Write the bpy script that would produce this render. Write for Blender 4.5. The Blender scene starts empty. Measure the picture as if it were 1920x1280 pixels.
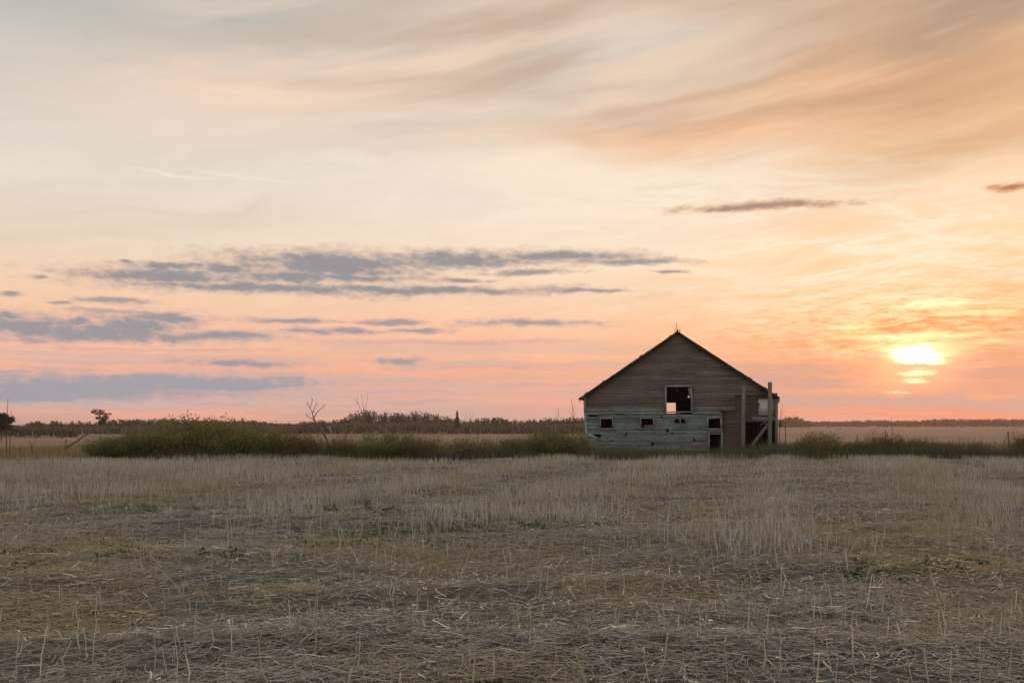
import bpy, math, random
import numpy as np
from mathutils import Vector
random.seed(4); RNG = np.random.default_rng(11)
SC = bpy.context.scene
F = 35/36*1920; HX, HY, CAMZ = 960.0, 794.0, 1.6     # focal length in photo pixels, horizon row, eye height

# ------------------------------------------------------------------ camera
cam = bpy.data.objects.new('camera', bpy.data.cameras.new('camera'))
SC.collection.objects.link(cam); SC.camera = cam
cam.location = (0, 0, CAMZ); cam.rotation_euler = (math.pi/2, 0, 0)
cam.data.lens = 35; cam.data.sensor_width = 36; cam.data.shift_y = (HY-640)/1920
cam.data.clip_start = 0.1; cam.data.clip_end = 20000
SC.view_settings.view_transform = 'Standard'; SC.view_settings.look = 'None'
SC.view_settings.gamma = 1; SC.view_settings.exposure = 0.0
SC.cycles.use_denoising = True; SC.cycles.max_bounces = 6; SC.cycles.volume_bounces = 0
SC.cycles.transparent_max_bounces = 6

# ------------------------------------------------------------------ node helpers
def lin(c): return tuple((v/255/12.92 if v/255 <= .04045 else ((v/255+.055)/1.055)**2.4) for v in c)
class Tree:
    def __init__(s, nt): s.nt = nt
    def node(s, t, **kw):
        n = s.nt.nodes.new(t)
        for k, v in kw.items(): setattr(n, k, v)
        return n
    def put(s, sock, v):
        if isinstance(v, E): v = v.s
        if hasattr(v, 'is_output'): s.nt.links.new(v, sock)
        elif isinstance(v, (tuple, list)) and len(v) == 3 and sock.type == 'RGBA': sock.default_value = (*v, 1)
        else: sock.default_value = v
    def math(s, op, *a, clamp=False):
        n = s.node('ShaderNodeMath', operation=op, use_clamp=clamp)
        for i, v in enumerate(a): s.put(n.inputs[i], v)
        return E(s, n.outputs[0])
    def vmath(s, op, *a):
        n = s.node('ShaderNodeVectorMath', operation=op)
        for i, v in enumerate(a): s.put(n.inputs[i], v)
        return E(s, n.outputs['Value' if op in ('LENGTH', 'DOT_PRODUCT') else 'Vector'])
    def xyz(s, x, y, z=0.0):
        n = s.node('ShaderNodeCombineXYZ')
        for i, v in enumerate((x, y, z)): s.put(n.inputs[i], v)
        return E(s, n.outputs[0])
    def sep(s, v):
        n = s.node('ShaderNodeSeparateXYZ'); s.put(n.inputs[0], v)
        return [E(s, o) for o in n.outputs]
    def noise(s, vec, scale=1, detail=4, rough=.55, dist=0.0, color=False, dims='3D'):
        n = s.node('ShaderNodeTexNoise', noise_dimensions=dims); s.put(n.inputs['Vector'], vec)
        for k, v in (('Scale', scale), ('Detail', detail), ('Roughness', rough), ('Distortion', dist)): s.put(n.inputs[k], v)
        return E(s, n.outputs['Color' if color else 'Fac'])
    def ramp(s, x, stops):
        n = s.node('ShaderNodeValToRGB'); s.put(n.inputs[0], x); el = n.color_ramp.elements
        while len(el) > 1: el.remove(el[-1])
        el[0].position = stops[0][0]; el[0].color = (*stops[0][1], 1)
        for p, c in stops[1:]:
            e = el.new(p); e.color = (*c, 1)
        return E(s, n.outputs[0])
    def mix(s, f, a, b, blend='MIX'):
        n = s.node('ShaderNodeMix', data_type='RGBA', blend_type=blend)
        s.put(n.inputs[0], f); s.put(n.inputs[6], a); s.put(n.inputs[7], b)
        return E(s, n.outputs[2])
    def step(s, x, lo, hi):
        n = s.node('ShaderNodeMapRange', interpolation_type='SMOOTHSTEP'); s.put(n.inputs[0], x)
        n.inputs[1].default_value = lo; n.inputs[2].default_value = hi
        return E(s, n.outputs[0])
class E:
    def __init__(e, t, s): e.t, e.s = t, s
    def __add__(a, b): return a.t.math('ADD', a, b)
    __radd__ = __add__
    def __sub__(a, b): return a.t.math('SUBTRACT', a, b)
    def __rsub__(a, b): return a.t.math('SUBTRACT', b, a)
    def __mul__(a, b): return a.t.math('MULTIPLY', a, b)
    __rmul__ = __mul__
    def __truediv__(a, b): return a.t.math('DIVIDE', a, b)
    def __pow__(a, b): return a.t.math('POWER', a, b)

# ------------------------------------------------------------------ sky: directions are (azimuth, elevation) in degrees, north = +Y
def azel(px, py):
    a = math.atan((px-HX)/F); return math.degrees(a), math.degrees(math.atan((HY-py)/F*math.cos(a)))
SUN_AZ, SUN_EL = azel(1722, 664)
SUN_DIR = Vector((math.sin(math.radians(SUN_AZ))*math.cos(math.radians(SUN_EL)),
                  math.cos(math.radians(SUN_AZ))*math.cos(math.radians(SUN_EL)), math.sin(math.radians(SUN_EL))))
world = bpy.data.worlds.new('World'); SC.world = world; world.use_nodes = True
world.node_tree.nodes.clear()
W = Tree(world.node_tree)
gen = E(W, W.node('ShaderNodeTexCoord').outputs['Generated'])
dx, dy, dz = W.sep(gen)
az = W.math('ARCTAN2', dx, dy)*57.29578
el = W.math('ARCSINE', dz)*57.29578
P = W.xyz(az, el)
def stops(l): return [(max(0, e)/90, lin(c)) for e, c in l]
t = el/90
rl = W.ramp(t, stops([(0,(222,176,164)),(1.2,(232,178,164)),(2.6,(244,182,156)),(4.3,(253,196,164)),(7,(250,210,178)),(9.6,(241,219,196)),(13.7,(232,221,208)),(18,(219,211,201)),(21.5,(192,191,184)),(34,(206,203,198)),(90,(206,212,211))]))
rm = W.ramp(t, stops([(0,(230,172,160)),(1,(228,176,162)),(3,(244,180,150)),(5.5,(254,200,164)),(9,(250,224,196)),(12.5,(250,232,216)),(17,(238,219,202)),(23,(220,200,184)),(34,(210,204,198)),(90,(206,212,211))]))
rr = W.ramp(t, stops([(0,(250,142,116)),(.6,(246,150,122)),(1.8,(238,162,132)),(4.0,(246,164,116)),(6.5,(252,190,138)),(9,(253,208,164)),(12,(250,211,177)),(15,(241,196,152)),(18,(233,186,145)),(23,(205,176,148)),(34,(212,202,192)),(90,(206,212,211))]))
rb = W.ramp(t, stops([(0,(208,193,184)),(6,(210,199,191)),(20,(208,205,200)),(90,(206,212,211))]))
sky = W.mix(W.step(az, -20, 2), rl, rm)
sky = W.mix(W.step(az, 2, 23), sky, rr)
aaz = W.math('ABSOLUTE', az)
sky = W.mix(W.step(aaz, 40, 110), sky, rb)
# clear air under the veil
nish = W.node('ShaderNodeTexSky', sky_type='NISHITA', sun_disc=False, sun_elevation=math.radians(SUN_EL), sun_rotation=math.radians(SUN_AZ), dust_density=3.0)
nv = W.vmath('SCALE', E(W, nish.outputs[0]))
W.put(nv.s.node.inputs['Scale'], 0.08)
sky = W.mix(0.06, sky, nv)
# noises in sky space, streaks lie level or rise slightly to the right
warp = W.vmath('SUBTRACT', W.noise(W.vmath('MULTIPLY', P, (.22, .7, 1)), 1, 4, .6, color=True), (.5, .5, .5))
warp2 = W.vmath('SUBTRACT', W.noise(W.vmath('MULTIPLY', P, (.06, .16, 1)), 1, 3, .5, color=True), (.5, .5, .5))
PW = W.vmath('ADD', P, W.vmath('MULTIPLY', warp, (2.2, .8, 0)))
PS = W.vmath('ADD', P, W.vmath('MULTIPLY', warp2, (14, 7, 0)))
tilt = W.xyz(W.sep(PS)[0], W.sep(PS)[1] - W.sep(PS)[0]*.12)
streak = W.noise(W.vmath('MULTIPLY', tilt, (.045, .34, 1)), 1, 7, .58, .3)
fine = W.noise(W.vmath('MULTIPLY', tilt, (.25, 1.7, 1)), 1, 6, .6, .6)
def ell(px, py, rx, ry, v=None, slope=0.0):
    a, e = azel(px, py); k = 57.3/F*math.cos(math.radians(a))**2
    ax, ay = 1/(rx*k), 1/(ry*k)
    q = v or P
    if slope:
        s = W.sep(q); q = W.xyz(s[0], s[1] - (s[0]-a)*slope)
    n = W.node('ShaderNodeVectorMath', operation='MULTIPLY_ADD')
    W.put(n.inputs[0], q); n.inputs[1].default_value = (ax, ay, 0); n.inputs[2].default_value = (-a*ax, -e*ay, 0)
    return W.vmath('LENGTH', E(W, n.outputs[0]))
def gauss(*a, **k):
    d = ell(*a, **k); return W.math('EXPONENT', d*d*-1.0)
def lay(mask, col, amt):
    global sky
    sky = W.mix(W.math('MULTIPLY', mask, amt, clamp=True), sky, lin(col))
sm = W.step(streak, .36, .66)
# broad soft veils
lay(gauss(520,150,330,75,v=PS,slope=.10), (246,214,188), .75)
lay(gauss(900,110,300,50,v=PS,slope=-.02)*(sm*.6+.4), (206,182,160), .85)
lay(gauss(1010,130,120,28,v=PS), (190,170,152), .6)
lay(gauss(1180,10,300,40,v=PS), (205,182,160), .6)
lay(gauss(1180,100,190,28,v=PS,slope=.08), (222,212,198), .7)
lay(gauss(1420,95,260,30,v=PS,slope=.12), (212,196,178), .55)
lay(gauss(1660,150,340,90,v=PS,slope=.08)*(sm*.5+.5), (228,172,126), .95)
lay(gauss(1380,205,430,42,v=PS,slope=.05)*(sm*.5+.5), (202,160,128), .95)
lay(gauss(1330,245,330,30,v=PS,slope=.03), (248,194,152), .9)
lay(gauss(1800,235,230,40,v=PS,slope=.12), (214,164,118), .6)
lay(gauss(1930,-20,300,80,v=PS,slope=.12), (172,146,128), .7)
lay(gauss(1180,330,420,55,v=PS), (252,230,204), .6)
lay(gauss(980,160,240,22,v=PS,slope=-.1)*sm, (226,206,186), .6)
# streaky modulation everywhere in front
mod = (streak-.5)*.42 + (fine-.5)*.10 + 1.0
sky = W.mix(1.0, sky, W.xyz(mod, W.math('MULTIPLY_ADD', mod, .96, .04), W.math('MULTIPLY_ADD', mod, .94, .06)), 'MULTIPLY')
# bright curling wisps
curl = W.vmath('ADD', P, W.vmath('MULTIPLY', warp2, (9, 4, 0)))
wn = W.noise(W.vmath('MULTIPLY', curl, (.10, .70, 1)), 1, 6, .58, .1)
wisp = W.math('POWER', W.math('SUBTRACT', 1.0, W.math('ABSOLUTE', wn*2.0-1.0)), 7)
lay(gauss(1620,470,420,130)*wisp, (255,246,218), .85)
# fine combed streaks of high cloud
PC = W.vmath('ADD', P, W.vmath('MULTIPLY', warp2, (4, 1.6, 0))); s_ = W.sep(PC)
comb = W.noise(W.vmath('MULTIPLY', W.xyz(s_[0], s_[1] - s_[0]*.22), (.16, 2.3, 1)), 1, 7, .66, .25)
comb2 = W.noise(W.vmath('MULTIPLY', W.xyz(s_[0], s_[1] + s_[0]*.10), (.13, 1.9, 1)), 1, 7, .66, .3)
lay(gauss(1600,520,480,120)*W.step(comb, .50, .72), (255,240,206), .75)
lay(gauss(1650,560,420,110)*W.step(comb, .48, .30), (244,186,136), .5)
lay(gauss(1250,390,330,70)*W.step(comb2, .50, .74), (255,240,218), .65)
soft = W.noise(W.vmath('MULTIPLY', W.xyz(s_[0], s_[1] - s_[0]*.16), (.07, .75, 1)), 1, 4, .5)
lay(gauss(1480,140,560,150)*W.step(soft, .50, .30), (198,158,126), .6)
lay(gauss(1350,190,700,140)*W.step(soft, .50, .70), (250,214,178), .55)
lay(gauss(700,70,420,110)*W.step(soft, .50, .70), (246,220,198), .55)
lay(gauss(820,130,360,60)*W.step(soft, .52, .32), (200,174,154), .75)
lay(gauss(1060,60,330,60)*W.step(soft, .56, .36), (196,170,150), .7)
lay(gauss(1250,365,260,50)*wisp, (255,242,218), .6)
for a in ((305,324,62,2.6),(345,331,50,2.2),(430,331,46,2.4),(500,336,60,2),(670,303,55,13)):
    lay(gauss(*a,v=PW,slope=-.06)*(fine*.6+.4), (250,238,222), .6)
lay(gauss(1000,400,900,200)*wisp, (252,232,208), .16)
# pink level bands low over the horizon
band = W.noise(W.vmath('MULTIPLY', PW, (.05, 1.25, 1)), 1, 4, .5)
low = W.math('SUBTRACT', 1.0, W.step(el, 2.2, 6.5))
lay(low*W.step(band, .50, .64), (254,176,150), .6)
lay(low*W.step(band, .54, .38), (208,178,168), .8)
# glow around the hidden sun
def glow(mask, col, k):
    global sky
    n = W.vmath('SCALE', col); W.put(n.s.node.inputs['Scale'], mask*k)
    sky = W.vmath('ADD', sky, n)
gs = W.step(fine, .35, .68)
glow(gauss(1740,600,340,100)*(gs*.9+.1), (.36,.15,.04), .7)
glow(gauss(1690,640,150,50)*(gs*.8+.2), (.8,.42,.12), .7)
dk = W.step(W.noise(W.vmath('MULTIPLY', PW, (.3, 1.6, 1)), 1, 5, .55, .5), .42, .62)
lay(gauss(1690,612,120,15,v=PW)*(dk*.6+.4), (240,152,84), .85)
lay(gauss(1850,600,140,12,v=PW)*(dk*.7+.3), (242,164,98), .75)
lay(gauss(1560,640,120,12,v=PW)*(dk*.7+.3), (244,168,112), .7)
lay(gauss(1880,640,120,40,v=PW)*dk, (232,158,116), .8)
lay(gauss(1560,690,230,28,v=PW)*(dk*.5+.5), (240,160,120), .7)
lay(gauss(1650,755,330,22,v=PW), (226,166,142), .6)
for a in ((1672,737,32,5),(1860,742,60,11),(1460,723,60,5),(1600,690,60,6),(1672,744,22,4)):
    lay(W.step(ell(*a,v=PW), 1.3, .3), (255,176,132), .8)
glow(gauss(1690,790,220,10), (.6,.10,.05), .3)
rip = W.noise(W.vmath('MULTIPLY', W.vmath('ADD', P, W.vmath('MULTIPLY', warp, (1.2, .5, 0))), (.9, 5.5, 1)), 1, 6, .62, .4)
lay(gauss(1680,590,330,75)*W.step(rip, .50, .64), (255,236,180), .9)
lay(gauss(1690,610,300,70)*W.step(rip, .49, .36), (238,152,92), .7)
lay(gauss(1650,705,300,45)*W.step(rip, .51, .64), (255,182,130), .75)
lay(gauss(1850,690,150,50,v=PW)*W.step(band, .42, .58), (216,160,140), .75)
lay(gauss(1500,720,160,30,v=PW)*W.step(band, .58, .42), (214,164,146), .6)
glow(gauss(1722,662,100,42), (1,.50,.18), .38)
glow(gauss(1715,706,80,24), (1,.40,.14), .25)
wf = W.vmath('SUBTRACT', W.noise(W.vmath('MULTIPLY', P, (.9, 3.2, 1)), 1, 4, .6, color=True), (.5, .5, .5))
PX = W.vmath('ADD', W.vmath('ADD', P, W.vmath('MULTIPLY', warp, (2.0, .4, 0))), W.vmath('MULTIPLY', wf, (1.6, .40, 0)))
cut = W.step(W.sep(PX)[1], azel(1722,684)[1], azel(1722,676)[1])        # a bar of cloud crosses just under the sun
for (a, k, c, m) in (((1722,672,38,24),2.6,(1,.86,.54),1),((1722,668,62,34),.5,(1,.72,.34),1),((1735,652,90,8),.35,(.9,.62,.3),1),((1716,698,30,6),1.2,(1,.76,.38),0),((1714,713,26,5),.9,(1,.74,.36),0),((1674,736,26,3.5),.6,(1,.7,.4),0),((1745,570,85,8),.5,(.9,.66,.4),0),((1690,632,120,8),.5,(.9,.62,.3),0),((1850,640,60,6),.4,(.9,.6,.3),0),((1600,612,70,6),.4,(.9,.64,.36),0),((1830,588,80,6),.4,(.9,.64,.36),0)):
    k_ = W.step(ell(*a,v=PX), 1.5, .1)
    glow(k_*cut if m else k_, c, k)
# low dark cloud banks
puff = W.noise(W.vmath('MULTIPLY', P, (1.1, 2.5, 1)), 1, 8, .66)
body = W.noise(W.vmath('MULTIPLY', PW, (.35, 1.5, 1)), 1, 5, .6)
def bank(blobs, col, amt, soft=.5, rim=(238,186,160), off=1.52):
    global sky
    m = None
    for b in blobs:
        d = ell(*b, v=PW); m = d if m is None else W.math('MINIMUM', m, d)
    f = (off - m) + (puff-.5)*2.3 + (body-.5)*1.1
    edge = W.step(f, -.25, .55); core = W.step(f, .15, 1.25)
    c = W.mix(core, lin(rim), lin(col))
    sky = W.mix(W.math('MULTIPLY', edge, (core*.45+.55)*amt, clamp=True), sky, c)
bank([(640,492,200,20),(560,520,200,10),(420,505,60,10),(870,486,180,15),(1050,482,140,11),(300,517,160,14),(480,541,270,12),(640,521,170,8),(330,500,90,8),(620,506,190,15),(800,544,250,8)], (147,146,151), .95, .75, (214,182,164))
bank([(1180,491,115,6),(1090,548,80,3),(870,525,36,4),(1000,512,80,5),(1250,509,32,3),(215,564,80,6),(205,581,80,4),(20,553,24,6),(72,520,20,5),(235,488,14,3),(115,567,22,4)], (156,150,152), .9, .5, (222,186,164))
bank([(50,612,135,28),(250,608,110,26),(170,624,250,17),(430,629,110,11),(150,600,40,10),(290,592,60,10),(220,618,120,20),(20,592,40,8),(330,596,60,8)], (152,150,157), .95, .75, (222,180,166))
bank([(540,600,95,6),(660,620,80,6),(730,603,60,6),(780,618,55,5),(980,607,120,7),(445,679,115,8),(755,677,55,8),(15,697,34,4),(590,622,60,5)], (160,154,160), .92, .6, (226,180,166))
bank([(150,726,250,24),(400,722,190,19),(250,712,120,12),(40,742,120,14)], (160,161,169), .95, .8, (212,178,172), 1.8)
bank([(120,690,160,4),(560,700,220,5),(900,690,220,4),(300,655,240,4),(850,640,260,5),(700,735,260,5),(1000,720,160,4)], (214,172,164), .7, .9, (240,182,160), 1.4)
bank([(420,757,120,7),(800,754,120,6),(600,760,120,6)], (204,172,166), .6, .9)
bank([(1430,386,135,8),(1380,388,60,5)], (172,140,122), .95, .8, (226,176,136))
bank([(1898,353,45,7)], (186,126,92), .95, .5, (240,176,124))
# unseen sky overhead and behind, brightened as added fill for ground and barn front
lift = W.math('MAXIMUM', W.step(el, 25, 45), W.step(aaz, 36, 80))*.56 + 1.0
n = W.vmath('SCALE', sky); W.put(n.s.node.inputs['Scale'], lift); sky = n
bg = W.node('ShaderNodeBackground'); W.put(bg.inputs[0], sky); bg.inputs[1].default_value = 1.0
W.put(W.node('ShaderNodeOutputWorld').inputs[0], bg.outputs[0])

sun = bpy.data.objects.new('sun', bpy.data.lights.new('sun', 'SUN')); SC.collection.objects.link(sun)
sun.data.energy = 0.9; sun.data.angle = math.radians(10); sun.data.color = (1.0, .45, .20)
sun.rotation_mode = 'QUATERNION'; sun.rotation_quaternion = SUN_DIR.to_track_quat('Z', 'Y')

# ------------------------------------------------------------------ object helpers
def at(px, py, Y): return Vector(((px-HX)/F*Y, Y, CAMZ-(py-HY)/F*Y))
def link(o, parent=None):
    SC.collection.objects.link(o)
    if parent: o.parent = parent
    return o
def tag(o, label=None, cat=None, group=None, kind=None):
    for k, v in (('label', label), ('category', cat), ('group', group), ('kind', kind)):
        if v: o[k] = v
    return o
def empty(name, loc, rz=0):
    o = bpy.data.objects.new(name, None); o.location = loc; o.rotation_euler = (0, 0, rz); o.empty_display_size = .3
    return link(o)
def mesh_np(name, V, Q, mats, parent=None, idx=None, loc=None, smooth=False):
    """V (n,3), Q (m,4) quads -> one mesh object"""
    V = np.asarray(V, np.float32); Q = np.asarray(Q, np.int32)
    me = bpy.data.meshes.new(name)
    me.vertices.add(len(V)); me.vertices.foreach_set('co', V.ravel())
    me.loops.add(Q.size); me.loops.foreach_set('vertex_index', Q.ravel())
    me.polygons.add(len(Q)); me.polygons.foreach_set('loop_start', np.arange(0, Q.size, 4, dtype=np.int32))
    me.polygons.foreach_set('loop_total', np.full(len(Q), 4, np.int32))
    if idx is not None: me.polygons.foreach_set('material_index', np.asarray(idx, np.int32))
    if smooth: me.polygons.foreach_set('use_smooth', np.ones(len(Q), bool))
    me.update(calc_edges=True); me.validate()
    for m in (mats if isinstance(mats, (list, tuple)) else [mats]): me.materials.append(m)
    o = bpy.data.objects.new(name, me)
    if loc is not None: o.location = loc
    return link(o, parent)
def tubes(pts, rad, sides=3):
    """pts (n,k,3), rad (n,k) -> V, Q of n closed-looking tubes"""
    pts = np.asarray(pts, float); rad = np.asarray(rad, float); n, k, _ = pts.shape
    d = np.gradient(pts, axis=1); d /= np.linalg.norm(d, axis=2, keepdims=True)+1e-9
    ref = np.where(np.abs(d[..., 2:3]) > .9, np.array([1., 0, 0]), np.array([0, 0, 1.]))
    a = np.cross(d, ref); a /= np.linalg.norm(a, axis=2, keepdims=True)+1e-9
    b = np.cross(d, a)
    ph = np.arange(sides)*2*np.pi/sides
    V = pts[:, :, None] + rad[:, :, None, None]*(a[:, :, None]*np.cos(ph)[None, None, :, None] + b[:, :, None]*np.sin(ph)[None, None, :, None])
    base = (np.arange(n)*k*sides)[:, None, None]
    i = (np.arange(k-1)*sides)[None, :, None]; j = np.arange(sides)[None, None, :]; j2 = (j+1) % sides
    Q = np.stack([base+i+j, base+i+j2, base+i+sides+j2, base+i+sides+j], -1).reshape(-1, 4)
    return V.reshape(-1, 3), Q
def leaves(C, size, aspect=.55, flat=0.0, rng=RNG):
    """a bent diamond leaf at every centre"""
    C = np.asarray(C, float); n = len(C)
    a = rng.normal(size=(n, 3)); a[:, 2] *= 1-flat; a /= np.linalg.norm(a, axis=1, keepdims=True)
    r = rng.normal(size=(n, 3)); b = np.cross(a, r); b /= np.linalg.norm(b, axis=1, keepdims=True)+1e-9
    s = np.broadcast_to(size, (n,))[:, None]*rng.uniform(.6, 1.4, (n, 1))
    V = np.stack([C-a*s, C+b*s*aspect, C+a*s, C-b*s*aspect], 1).reshape(-1, 3)
    return V, np.arange(4*n).reshape(n, 4)
class MB:
    def __init__(s): s.V, s.Q, s.I, s.n = [], [], [], 0
    def add(s, V, Q, mi=0):
        s.V.append(np.asarray(V, float)); s.Q.append(np.asarray(Q)+s.n); s.I.append(np.full(len(Q), mi)); s.n += len(V); return s
    HEX = np.array([(0,3,2,1),(4,5,6,7),(0,1,5,4),(1,2,6,5),(2,3,7,6),(3,0,4,7)])
    def hexa(s, p, mi=0): return s.add(p, s.HEX, mi)       # 8 corners: bottom ring then top ring
    def box(s, lo, hi, mi=0):
        (a, b, c), (d, e, f) = lo, hi
        return s.hexa([(a,b,c),(d,b,c),(d,e,c),(a,e,c),(a,b,f),(d,b,f),(d,e,f),(a,e,f)], mi)
    def bar(s, p, q, w, h=None, mi=0):
        p, q = np.array(p, float), np.array(q, float); h = h or w; d = (q-p)/np.linalg.norm(q-p)
        ref = np.array([0, 1., 0]) if abs(d[1]) < .9 else np.array([1., 0, 0])
        a = np.cross(d, ref); a /= np.linalg.norm(a); b = np.cross(a, d)
        c = [(-1,-1),(1,-1),(1,1),(-1,1)]
        return s.hexa([p+a*w/2*i+b*h/2*j for i, j in c]+[q+a*w/2*i+b*h/2*j for i, j in c], mi)
    def tube(s, pts, rad, sides=6, mi=0):
        V, Q = tubes([pts], [rad], sides); s.add(V, Q, mi)
        return s
    def build(s, name, mats, parent=None, **k):
        return mesh_np(name, np.concatenate(s.V), np.concatenate(s.Q), mats, parent, np.concatenate(s.I), **k)

# ------------------------------------------------------------------ materials
def mat(name):
    m = bpy.data.materials.new(name); m.use_nodes = True; T = Tree(m.node_tree)
    b = m.node_tree.nodes['Principled BSDF']
    return m, T, b
def island(T): return E(T, T.node('ShaderNodeNewGeometry').outputs['Random Per Island'])
def pos(T): return E(T, T.node('ShaderNodeNewGeometry').outputs['Position'])
def objc(T): return E(T, T.node('ShaderNodeTexCoord').outputs['Object'])
def plant_mat(name, cols, rough=.7, trans=0.0, patch=None):
    m, T, b = mat(name); r = island(T)
    c = T.ramp(r, [(i/(len(cols)-1), x) for i, x in enumerate(cols)])
    if patch:
        n = T.noise(pos(T), patch[0], 3); c = T.mix(T.step(n, .45, .65), c, T.mix(.75, c, patch[1]))
    T.put(b.inputs['Base Color'], c); b.inputs['Roughness'].default_value = rough
    b.inputs['Specular IOR Level'].default_value = .25
    if trans:
        tr = T.node('ShaderNodeBsdfTranslucent'); T.put(tr.inputs[0], c)
        ms = T.node('ShaderNodeMixShader'); ms.inputs[0].default_value = trans
        T.put(ms.inputs[1], b.outputs[0]); T.put(ms.inputs[2], tr.outputs[0])
        T.put(m.node_tree.nodes['Material Output'].inputs[0], ms.outputs[0])
    return m
M = {}
M['stubble'] = plant_mat('stubble_stalk', [(.27,.23,.19),(.47,.41,.345),(.60,.54,.46),(.39,.34,.285),(.53,.51,.465)], .6, .2, (.25, (.36,.26,.14)))
M['straw'] = plant_mat('lying_straw', [(.09,.075,.06),(.26,.22,.18),(.38,.33,.275),(.17,.145,.115),(.46,.42,.37),(.32,.255,.17)], .5, .1, (.3, (.34,.25,.135)))
M['pale_straw'] = plant_mat('pale_straw', [(.50,.42,.32),(.72,.62,.48),(.62,.56,.48)], .35)
M['weed'] = plant_mat('field_weed_leaf', [(.035,.055,.022),(.05,.08,.03),(.07,.085,.03)], .6, .3)
M['grass'] = plant_mat('dry_grass', [(.17,.125,.05),(.37,.25,.115),(.25,.20,.08),(.42,.30,.17)], .6, .3)
M['dark_grass'] = plant_mat('dark_grass', [(.075,.062,.045),(.13,.11,.075),(.10,.10,.05),(.17,.14,.10)], .6, .3)
M['leaf'] = plant_mat('shrub_leaf', [(.055,.058,.02),(.125,.115,.034),(.20,.165,.05),(.09,.078,.03)], .6, .4, (.7, (.19,.16,.05)))
M['rust_leaf'] = plant_mat('rust_leaf', [(.07,.068,.024),(.125,.09,.03),(.155,.085,.032),(.09,.075,.027)], .6, .4)
M['olive_leaf'] = plant_mat('olive_leaf', [(.075,.08,.026),(.125,.118,.036),(.16,.132,.042),(.09,.08,.03)], .6, .4)
M['wood_leaf'] = plant_mat('distant_leaf', [(.030,.036,.018),(.055,.056,.026),(.075,.066,.03),(.042,.038,.022)], .7, .25)
M['wood_scrub'] = plant_mat('distant_scrub', [(.075,.066,.05),(.11,.094,.07),(.095,.084,.058),(.13,.105,.078)], .7, .25)
M['far_leaf'] = plant_mat('horizon_leaf', [(.05,.042,.025),(.08,.06,.035)], .7, .25)
M['conifer'] = plant_mat('conifer_needle', [(.016,.024,.014),(.028,.036,.02)], .7, .1)
M['bark'] = plant_mat('dead_bark', [(.072,.06,.052),(.105,.09,.078)], .8)
M['dark_bark'] = plant_mat('dark_bark', [(.045,.036,.028),(.07,.055,.045)], .8)
M['grey_bark'] = plant_mat('grey_bark', [(.20,.18,.165),(.27,.25,.23)], .8)

def wood_mat(name, dark, mid, light, paint=None, pz=None, stretch=(1.6, 1.6, 14), bump=.5):
    m, T, b = mat(name); p = objc(T); r = island(T)
    off = T.vmath('ADD', p, T.xyz(r*37, r*11, r*5))
    g = T.noise(T.vmath('MULTIPLY', off, stretch), 1.6, 8, .65)
    blot = T.noise(p, .8, 4, .6)
    v = g*.6 + r*.16 + blot*.4 - .08
    c = T.ramp(v, [(.25, dark), (.5, mid), (.8, light)])
    if paint:
        col, col2, amt = paint
        n1 = T.noise(T.vmath('MULTIPLY', off, (1.6, 1.6, 5)), 2.2, 9, .72)
        n2 = T.noise(p, .55, 3)
        k = n1*.75 + n2*.6 + (r-.5)*.16 + amt
        if pz is not None: k = k + T.step(T.sep(p)[2], pz[0], pz[1])*pz[2]
        c = T.mix(T.step(k, .64, .84)*.9, c, T.mix(T.noise(p, 3, 3), col, col2))
    T.put(b.inputs['Base Color'], c); b.inputs['Roughness'].default_value = .85; b.inputs['Specular IOR Level'].default_value = .2
    bm = T.node('ShaderNodeBump'); bm.inputs['Strength'].default_value = bump; bm.inputs['Distance'].default_value = .02
    T.put(bm.inputs['Height'], g); T.put(b.inputs['Normal'], bm.outputs[0])
    return m
M['siding'] = wood_mat('weathered_siding', (.072,.060,.050), (.132,.114,.097), (.205,.185,.163), ((.16,.23,.20),(.21,.26,.255),-.11), (2.9, 2.1, .13))
M['painted'] = wood_mat('peeling_painted_siding', (.085,.078,.066), (.145,.137,.12), (.22,.21,.195), ((.13,.255,.21),(.225,.305,.295),.04))
M['trim'] = wood_mat('trim_board', (.11,.10,.088), (.17,.158,.142), (.23,.222,.205), ((.20,.28,.25),(.25,.30,.29),-.05))
M['sheath'] = wood_mat('bare_sheathing', (.055,.042,.036), (.10,.078,.066), (.145,.115,.097))
M['plaster'] = wood_mat('whitewashed_wall', (.26,.22,.19), (.46,.43,.39), (.66,.64,.60), stretch=(2, 2, 2))
M['beam'] = wood_mat('old_beam', (.08,.065,.055), (.14,.115,.10), (.20,.17,.15))
M['post'] = wood_mat('grey_post', (.07,.063,.052), (.125,.113,.096), (.185,.17,.148), ((.11,.165,.13),(.135,.18,.155),-.14), stretch=(14, 14, 1.2))
M['roof'] = wood_mat('old_shingles', (.05,.04,.035), (.085,.066,.056), (.13,.10,.085), stretch=(8, 3, 8))
M['inside'] = wood_mat('shade_dark_boards', (.010,.008,.007), (.016,.013,.011), (.024,.019,.016))  # interior shade put into the colour: boards made near black
M['rust'] = wood_mat('rusty_metal', (.06,.04,.03), (.10,.065,.05), (.14,.10,.08))

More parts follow.
